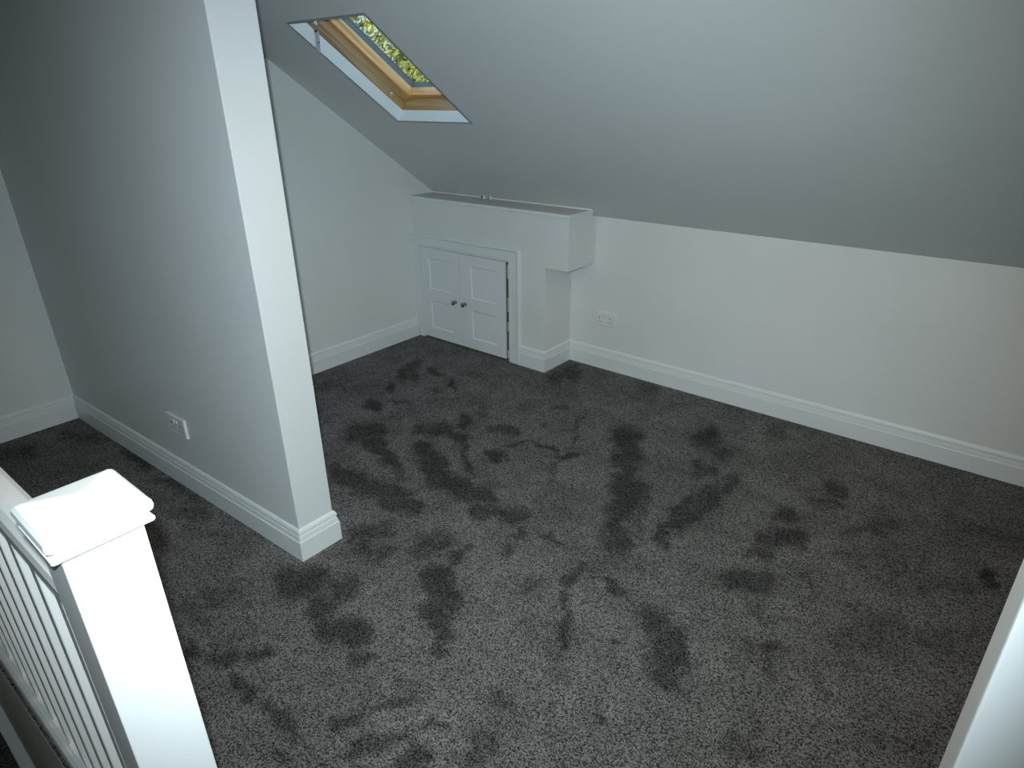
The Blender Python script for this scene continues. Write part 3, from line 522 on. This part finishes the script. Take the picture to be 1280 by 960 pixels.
# ------------------------------------------------------------------ skirting boards
PROF = [(0.0150, 0), (0.0150, .0815), (.0142, .0830), (.0120, .0840), (.0112, .0930), (.0095, .1030), (.0080, .1045), (.0058, .1065), (.0058, .1092),
        (.0105, .1105), (.0102, .1180), (.0078, .1255), (.0040, .1305), (.0, .1320)]
def skirting(name, path, closed_ends=True):
    """path: plan points walked with the wall on the left hand side"""
    P = [Vector((p[0], p[1])) for p in path]; n = len(P); rings = []
    for i in range(n):
        def nrm(a, b):
            d = (b - a).normalized(); return Vector((d.y, -d.x))
        if i == 0: m = nrm(P[0], P[1]); s = 1
        elif i == n - 1: m = nrm(P[-2], P[-1]); s = 1
        else:
            a = nrm(P[i - 1], P[i]); b = nrm(P[i], P[i + 1]); m = (a + b).normalized(); s = 1 / max(.2, m.dot(a))
        ring = [(P[i].x + m.x * s * d, P[i].y + m.y * s * d, z) for d, z in PROF] + [(P[i].x, P[i].y, 0.0)]
        rings.append(ring)
    mb = MB().loft(rings)
    return struct(mb, name, 'gloss')
ARO = -2.330                                   # outer edge of the cupboard architrave
skirting('baseboard_back', [(ARO, YC), (XC, YC), (XC, YK), (XR, YK)])
skirting('baseboard_gable', [(XG, py(XG) + TP), (XG, YC - .02)])
skirting('baseboard_partition', [(XL, py(XL)), (XP, YP), (XP, YP + TP), (XG, py(XG) + TP)])
skirting('baseboard_left', [(XL, by(XL, .20)), (XL, py(XL))])
skirting('baseboard_stub', [(XR, YS1), (XS0, YS1), (XS0, YS0), (XR, YS0)])
# ------------------------------------------------------------------ roof window
win = empty('window_1', slope_pt((WXA + WXB) / 2, (WVA + WVB) / 2), kind='structure')
def wbox(mb, x0, x1, v0, v1, h0, h1): return mb.box(x0, x1, v0, v1, h0, h1, slope_pt)
def ringparts(name, mats, off, th, h0, h1, bevel=0.0):
    """four members round the opening; off = how far the inner face sits outside the opening edge"""
    a, b, c_, d = WXA - off, WXB + off, WVA - off, WVB + off
    for k, r in enumerate(((a - th, a, c_ - th, d + th), (b, b + th, c_ - th, d + th), (a, b, c_ - th, c_), (a, b, d, d + th))):
        wbox(MB(), *r, h0, h1).build(name, mats[0] if k < 2 else mats[-1], win, bevel=bevel)
ringparts('reveal', ('gloss',), 0.0, .014, .0, .062)
ringparts('frame', ('shaded_v', 'shaded_x'), -.001, .05, .062, .113, .002)
ringparts('frame_rebate', ('shaded_v', 'shaded_x'), .022, .04, .113, .152)
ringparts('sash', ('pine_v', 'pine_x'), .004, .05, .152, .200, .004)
ringparts('gasket', ('gasket',), .006, .03, .200, .222)
wbox(MB(), WXA - .03, WXB + .03, WVA - .03, WVB + .03, .222, .228).build('pane', 'glass', win)
ringparts('flashing', ('gasket',), .028, .12, .2285, .245)
# stay on the left reveal and the two screw cups
st = MB(); x = WXA + .0015
st.hexa([slope_pt(x, 1.497, .068), slope_pt(x + .003, 1.497, .068), slope_pt(x + .003, 1.519, .068), slope_pt(x, 1.519, .068),
         slope_pt(x, 1.452, -.006), slope_pt(x + .003, 1.452, -.006), slope_pt(x + .003, 1.474, -.010), slope_pt(x, 1.474, -.010)])
stay = st.build('stay_bar', 'stay', win)
MB().loft(lathe(slope_pt(x + .003, 1.480, .028), (1, 0, 0), [(.004, 0), (.004, .001)], 10)).build('screw_hole', 'dark', stay)
MB().loft(lathe(slope_pt(x + .002, 1.514, .060), (1, 0, 0), [(.006, 0), (.006, .006), (.004, .008)], 10)).build('pivot_pin', 'dark', stay)
for (v, h) in ((1.528, .088), (1.014, .086)):
    rr = MB().loft(lathe(slope_pt(WXA + .001, v, h), (1, 0, 0), [(.0095, 0), (.0095, .002), (.006, .0035)], 16)).build('screw_cup', 'brass', win)
    MB().loft(lathe(slope_pt(WXA + .0046, v, h), (1, 0, 0), [(.0045, 0), (.003, .0015)], 10)).build('screw', 'stay', rr)

# ------------------------------------------------------------------ eaves cupboard with boxed-in top
cup = empty('eaves_cupboard', (-2.8, YC, 0), 'white built-in eaves cupboard with double doors and boxed shelf top under the sloping ceiling', 'cupboard')
DX0, DX1, DZ = -3.207, -2.405, 0.658
ys = YK - (ZS - .02 - ZK) / SL
b = MB()
b.box(DX1, XC, YC, YK, 0, ZB)
b.build('pillar', 'wall', cup)
MB().box(XG - .002, DX0, YC, YK, 0, ZB).build('side_jamb', 'wall', cup)
b = MB()
z1 = ZS - .018; ysl = YK - (z1 - ZK) / SL
b.hexa([(XG, YC, ZB), (XB, YC, ZB), (XB, YK, ZB), (XG, YK, ZB), (XG, YC, z1), (XB, YC, z1), (XB, ysl, z1), (XG, ysl, z1)])
b.build('boxing', 'wall', cup)
# shelf board with a nosed white edge
yb = YK - (ZS - ZK) / SL
sh = MB().box(XG, XB + .012, YC - .012, yb + .012, z1 + .0005, ZS - .0006).build('shelf_board', 'gloss', cup, bevel=.003)
MB().box(XG + .004, XB - .004, YC + .006, yb - .010, ZS - .0008, ZS + .0004).build('shelf_top', 'shelf', cup)
MB().hexa([(XG, yb - .012, ZS - .001), (XB + .012, yb - .012, ZS - .001), (XB + .012, yb + .004, ZS - .001), (XG, yb + .004, ZS - .001),
           (XG, yb - .010, ZS + .005), (XB + .012, yb - .010, ZS + .005), (XB + .012, yb - .006, ZS + .008), (XG, yb - .006, ZS + .008)]).build('sealant_bead', 'gloss', cup)
for px, mt in ((-2.770, 'gloss'), (-2.712, 'gloss')):
    p = MB().loft(lathe((px, yb - .030, ZS), (0, 0, 1), [(.0085, 0), (.0085, .006), (.0055, .008), (.0055, .024)], 14)).build('pipe_stub', mt, cup, smooth=True)
    MB().loft(lathe((px - .014, yb - .034, ZS + .004), (0, 0, 1), [(.005, 0), (.006, .003), (.005, .011)], 10)).build('pipe_clip', 'dark' if px < -2.75 else 'stay', p)
# architrave
PA = [(0, 0), (0, .0105), (.005, .0135), (.010, .0115), (.052, .0125), (.060, .0165), (.070, .0165), (.075, .013), (.075, 0)]
path = [(DX1, 0, 1, 0), (DX1, DZ, 1, 1), (DX0, DZ, -1, 1), (DX0, 0, -1, 0)]
rings = []
for (ax, az, sx, sz) in path:
    rings.append([(max(XG - .002, ax + sx * w_), YC - d_, az + sz * w_) for w_, d_ in PA])
MB().loft(rings).build('architrave', 'gloss', cup)
# lining and stop bead inside the opening
lin = MB(); lin.box(DX0, DX0 + .014, YC - .009, YC + .06, 0, DZ); lin.box(DX1 - .012, DX1, YC - .009, YC + .06, 0, DZ); lin.box(DX0 + .014, DX1 - .012, YC - .009, YC + .06, DZ - .011, DZ)
lin.build('door_lining', 'gloss', cup, bevel=.0015)
MB().box(-2.449, DX1 - .0122, YC + .0035, YC + .05, 0.0, DZ - .012).build('hinge_edge', 'raw', cup)
for (za, zb2) in ((.54, .63), (.33, .42), (.20, .26), (.02, .07)): MB().box(-2.436, -2.427, YC + .001, YC + .0036, za, zb2).build('hinge_scuff', 'grime', cup)
MB().box(DX0 + .014, DX1 - .009, YC + .10, YC + .11, 0, DZ).build('interior_shade', 'dark', cup)  # near-black sheet standing in for the shade inside the cupboard
def door(x0, x1, pa, pb, knx, knz):
    z0, z1_ = .012, DZ - .0145; y0, y1 = YC - .006, YC + .012
    rails = [(z0, .085), (.282, .362), (.574, z1_)]
    d = MB(); d.box(x0, pa, y0, y1, z0, z1_); d.box(pb, x1, y0, y1, z0, z1_)
    for a, b_ in rails: d.box(pa, pb, y0, y1, a, b_)
    o = d.build('door', 'door', cup)
    for a, b_ in ((.085, .282), (.362, .574)):
        # recessed panel with a sloping edge
        e = .006
        pm = MB(); yo, yi = y0 + .0005, y0 + .0075
        q = [(pa, yo, a), (pb, yo, a), (pb, yo, b_), (pa, yo, b_)]; r = [(pa + e, yi, a + e), (pb - e, yi, a + e), (pb - e, yi, b_ - e), (pa + e, yi, b_ - e)]
        pm.v = q + r; pm.f = [(4, 5, 6, 7)] + [(k, (k + 1) % 4, 4 + (k + 1) % 4, 4 + k) for k in range(4)]
        pm.build('panel', 'door', o)
    kp = [(.013, 0), (.013, .003), (.007, .005), (.0065, .014), (.012, .018), (.0165, .024), (.0165, .030), (.012, .036), (.005, .038)]
    MB().loft(lathe((knx, y0, knz), (0, -1, 0), kp, 10)).build('knob', 'chrome', o)
door(DX0 + .0165, -2.8335, -3.112, -2.905, -2.876, .312)
door(-2.8305, -2.4455, -2.732, -2.520, -2.789, .314)

# ------------------------------------------------------------------ sockets
def socket(loc, u, n, label):
    u = Vector(u).normalized(); n = Vector(n).normalized(); z = Vector((0, 0, 1)); L0 = Vector(loc)
    t = empty('double_socket', L0, label, 'socket', group='double sockets')
    def fn(a, b_, c_): return tuple(L0 + u * a + n * b_ + z * c_)
    fr = []
    for (e, d) in ((0, 0), (0, .008), (.003, .0105)):
        fr.append([fn(-.073 + e, d, -.043 + e), fn(.073 - e, d, -.043 + e), fn(.073 - e, d, .043 - e), fn(-.073 + e, d, .043 - e)])
    MB().loft(fr).build('face_plate', 'plastic', t)
    for s in (-1, 1):
        cx = s * .036
        MB().box(cx - .0035, cx + .0035, .0100, .0108, .002, .011, fn).build('earth_slot', 'slot', t)
        for q in (-1, 1):
            MB().box(cx + q * .011 - .004, cx + q * .011 + .004, .0100, .0108, -.021, -.016, fn).build('pin_slot', 'slot', t)
        MB().hexa([fn(*p) for p in ((s * .012 - .006, .0100, .008), (s * .012 + .006, .0100, .008), (s * .012 + .006, .0100, .028), (s * .012 - .006, .0100, .028),
                                     (s * .012 - .006, .0115, .008), (s * .012 + .006, .0115, .008), (s * .012 + .006, .0150, .028), (s * .012 - .006, .0150, .028))]).build('rocker_switch', 'rocker', t)
        MB().loft(lathe(fn(s * .0605, .0100, 0), n, [(.003, 0), (.003, .001)], 10)).build('screw', 'stay', t)
socket((-1.890, YK, .322), (1, 0, 0), (0, -1, 0), 'white double socket low on the pale wall to the right of the cupboard')
sx = -2.582
socket((sx, py(sx) - .0005, .319), (1, SKP, 0), (SKP, -1, 0), 'white double socket low on the grey partition wall')

# ------------------------------------------------------------------ balustrade
PXC, PYC = -0.798, 0.165
bal = empty('balustrade', (PXC, PYC, 0), 'white painted balustrade with square newel post, handrail and spindles in the foreground', 'balustrade')
post = MB().box(PXC - .045, PXC + .045, PYC - .045, PYC + .045, 0, 1.1015).build('newel_post', 'newel', bal, bevel=.0025)
def sq(h, z, ch=.003):
    p = []
    for (a, b_) in ((-1, -1), (1, -1), (1, 1), (-1, 1)):
        if a == b_: p += [(a * h, b_ * (h - ch)), (a * (h - ch), b_ * h)]
        else: p += [(a * (h - ch), b_ * h), (a * h, b_ * (h - ch))]
    return [(PXC + x_, PYC + y_, z) for x_, y_ in p]
def sq_ring(h, z, ch):
    c_ = [(-h, -h + ch), (-h + ch, -h), (h - ch, -h), (h, -h + ch), (h, h - ch), (h - ch, h), (-h + ch, h), (-h, h - ch)]
    return [(PXC + x_, PYC + y_, z) for x_, y_ in c_]
rg = [(.0550, 1.1012, .0015), (.0560, 1.1030, .0018), (.0560, 1.1055, .0018), (.0545, 1.1070, .0018), (.0505, 1.1085, .0018), (.0495, 1.1120, .0018), (.0535, 1.1145, .002),
      (.0570, 1.1180, .0025), (.0580, 1.1230, .003), (.0570, 1.1290, .003), (.0530, 1.1335, .003), (.0490, 1.1350, .003), (.0015, 1.1455, .0003)]
MB().loft([sq_ring(*r) for r in rg]).build('post_cap', 'newel', post)
hp = [(-.019, .886), (-.023, .890), (-.023, .922), (-.029, .928), (-.0305, .940), (-.027, .952), (-.018, .960), (-.006, .963), (.006, .963), (.018, .960), (.027, .952), (.0305, .940), (.029, .928), (.023, .922), (.023, .890), (.019, .886)]
XE = XL + .001
def rail(prof, name):
    MB().loft([[(x_, by(x_, PYC + y_), z_) for y_, z_ in prof] for x_ in (PXC - .0445, XE)]).build(name, 'newel', bal)
rail(hp, 'handrail')
rail([(-.037, .0005), (-.037, .026), (-.034, .036), (-.026, .042), (-.019, .043), (-.019, .048), (.019, .048), (.019, .043), (.026, .042), (.034, .036), (.037, .026), (.037, .0005)], 'base_rail')
x = -1.156 + .115 * 2; spd = None
while x > XL + .08:
    if spd is None:
        spd = MB().box(-.016, .016, -.016, .016, .047, .888).build('spindle', 'newel', None, bevel=.0015, segs=1)
        spd.parent = bal; o = spd
    else:
        o = spd.copy(); COL.objects.link(o)
    o.matrix_parent_inverse = Matrix.Identity(4); o.location = (x - PXC, by(x, PYC) - PYC, 0)
    x -= .115

# ------------------------------------------------------------------ stairwell and stairs
XW = 0.6
f = lambda x_, y_, z_: (x_, by(x_, y_), z_)
struct(MB().box(XL - .05, XW, WY1, WY1 + .1, -2.7, -.012, f), 'wall_stairwell_back')
struct(MB().box(XL - .05, XW, WY0 - .1, WY0, -2.7, -.002), 'wall_stairwell_front')
struct(MB().box(WX1, WX1 + .08, WY0, WY1, -.25, -.002), 'trim_1')
struct(MB().box(WX1 + .08, XW, WY0, WY1, -.27, -.25), 'ceiling', 'ceil')
struct(MB().box(XW, XW + .1, WY0 - .1, WY1 + .1, -2.7, -.002), 'wall_stairwell_right')
struct(MB().box(XL - .05, WX0, WY0, WY1 - .02, -.2, -.002), 'trim_2')
MB().box(XL, XW, WY0, WY1 + .05, -2.7, -2.6).build('floor', 'carpet_plain', kind='structure')
stair = empty('staircase', (-2.2, -.35, -2.6), 'carpeted stairs with a white string going down beside the balustrade', 'stairs')
rk = lambda x_: -.608 - .74 * (x_ + 2.744)
for (ya, yb2, sk) in ((WY1 - .04, WY1 - .0005, True), (WY0 + .0005, WY0 + .032, False)):
    g = f if sk else (lambda x_, y_, z_: (x_, y_, z_))
    xa, xb = -3.70, -0.35
    MB().hexa([g(xa, ya, rk(xa) - .30), g(xb, ya, rk(xb) - .30), g(xb, yb2, rk(xb) - .30), g(xa, yb2, rk(xa) - .30),
               g(xa, ya, min(-.02, rk(xa))), g(xb, ya, rk(xb)), g(xb, yb2, rk(xb)), g(xa, yb2, min(-.02, rk(xa)))]).build('string', 'gloss', stair, bevel=.004)
for i in range(1, 13):
    zt = -.185 * i; xn = -3.647 + .25 * i
    MB().box(xn - .25, xn + .012, WY0 + .032, by(xn, WY1 - .04) - .001, zt - .03, zt).build('tread', 'carpet_plain', stair, bevel=.008)
    MB().box(xn - .012, xn, WY0 + .032, by(xn, WY1 - .04) - .001, zt - .186, zt - .029).build('riser', 'carpet_plain', stair)

# ------------------------------------------------------------------ outside: tree seen through the roof window
GZ = -5.6
struct(MB().quad((-40, 3.4, GZ), (20, 3.4, GZ), (20, 45, GZ), (-40, 45, GZ)), 'ground', 'ground')
TX, TY, TZ = -9.3, 8.6, 1.9
tree = empty('tree', (TX, TY, GZ), 'sunlit yellow-green tree seen through the roof window', 'tree')
rings = []
for k in range(9):
    t = k / 8; r = .22 * (1 - .7 * t)
    rings.append([(TX + .15 * math.sin(3 * t) + r * math.cos(a * math.pi / 5), TY + .1 * math.sin(5 * t) + r * math.sin(a * math.pi / 5), GZ + t * (TZ - GZ + .6)) for a in range(10)])
MB().loft(rings).build('trunk', 'bark', tree, smooth=True)
rs = np.random.RandomState(5)
for k in range(9):
    a = k * 2.4; d = Vector((math.cos(a), math.sin(a), .5 + .4 * rs.rand())).normalized(); o0 = Vector((TX, TY, TZ - 1.2 + .25 * k))
    MB().loft(lathe(o0, d, [(.06, 0), (.045, .6), (.025, 1.2), (.008, 1.9)], 7)).build('branch', 'bark', tree, smooth=True)
nl = 30000
lv, lf, tone = [], [], []
cl = [(rs.normal(size=3), rs.rand()) for _ in range(150)]
cpos = [(Vector(c_[0]).normalized() * (1.9 * (c_[1] ** .4)), rs.rand()) for c_ in cl]
for k in range(nl):
    cp, ct = cpos[k % len(cpos)]
    p = Vector((TX, TY, TZ)) + Vector((cp.x, cp.y, cp.z * 1.1)) + Vector(rs.normal(size=3) * .24)
    a = Vector(rs.normal(size=3)).normalized(); b_ = a.orthogonal().normalized(); c_ = a.cross(b_)
    s = .03 + .035 * rs.rand(); i = len(lv)
    lv += [p - b_ * s, p + c_ * s * .45 + a * s * .12, p + b_ * s, p - c_ * s * .45 + a * s * .12]
    lf += [(i, i + 1, i + 2), (i, i + 2, i + 3)]
    tn = min(1, max(0, .2 + .65 * ct * rs.rand() + .4 * rs.rand())); tone += [tn] * 4
me = bpy.data.meshes.new('foliage'); me.from_pydata([tuple(v_) for v_ in lv], [], lf)
at = me.attributes.new('tone', 'FLOAT', 'POINT'); at.data.foreach_set('value', tone)
me.materials.append(M['leaf'])
fo_ = bpy.data.objects.new('foliage', me); COL.objects.link(fo_); fo_.parent = tree; fo_.matrix_parent_inverse = tree.matrix_world.inverted(); fo_['kind'] = 'stuff'
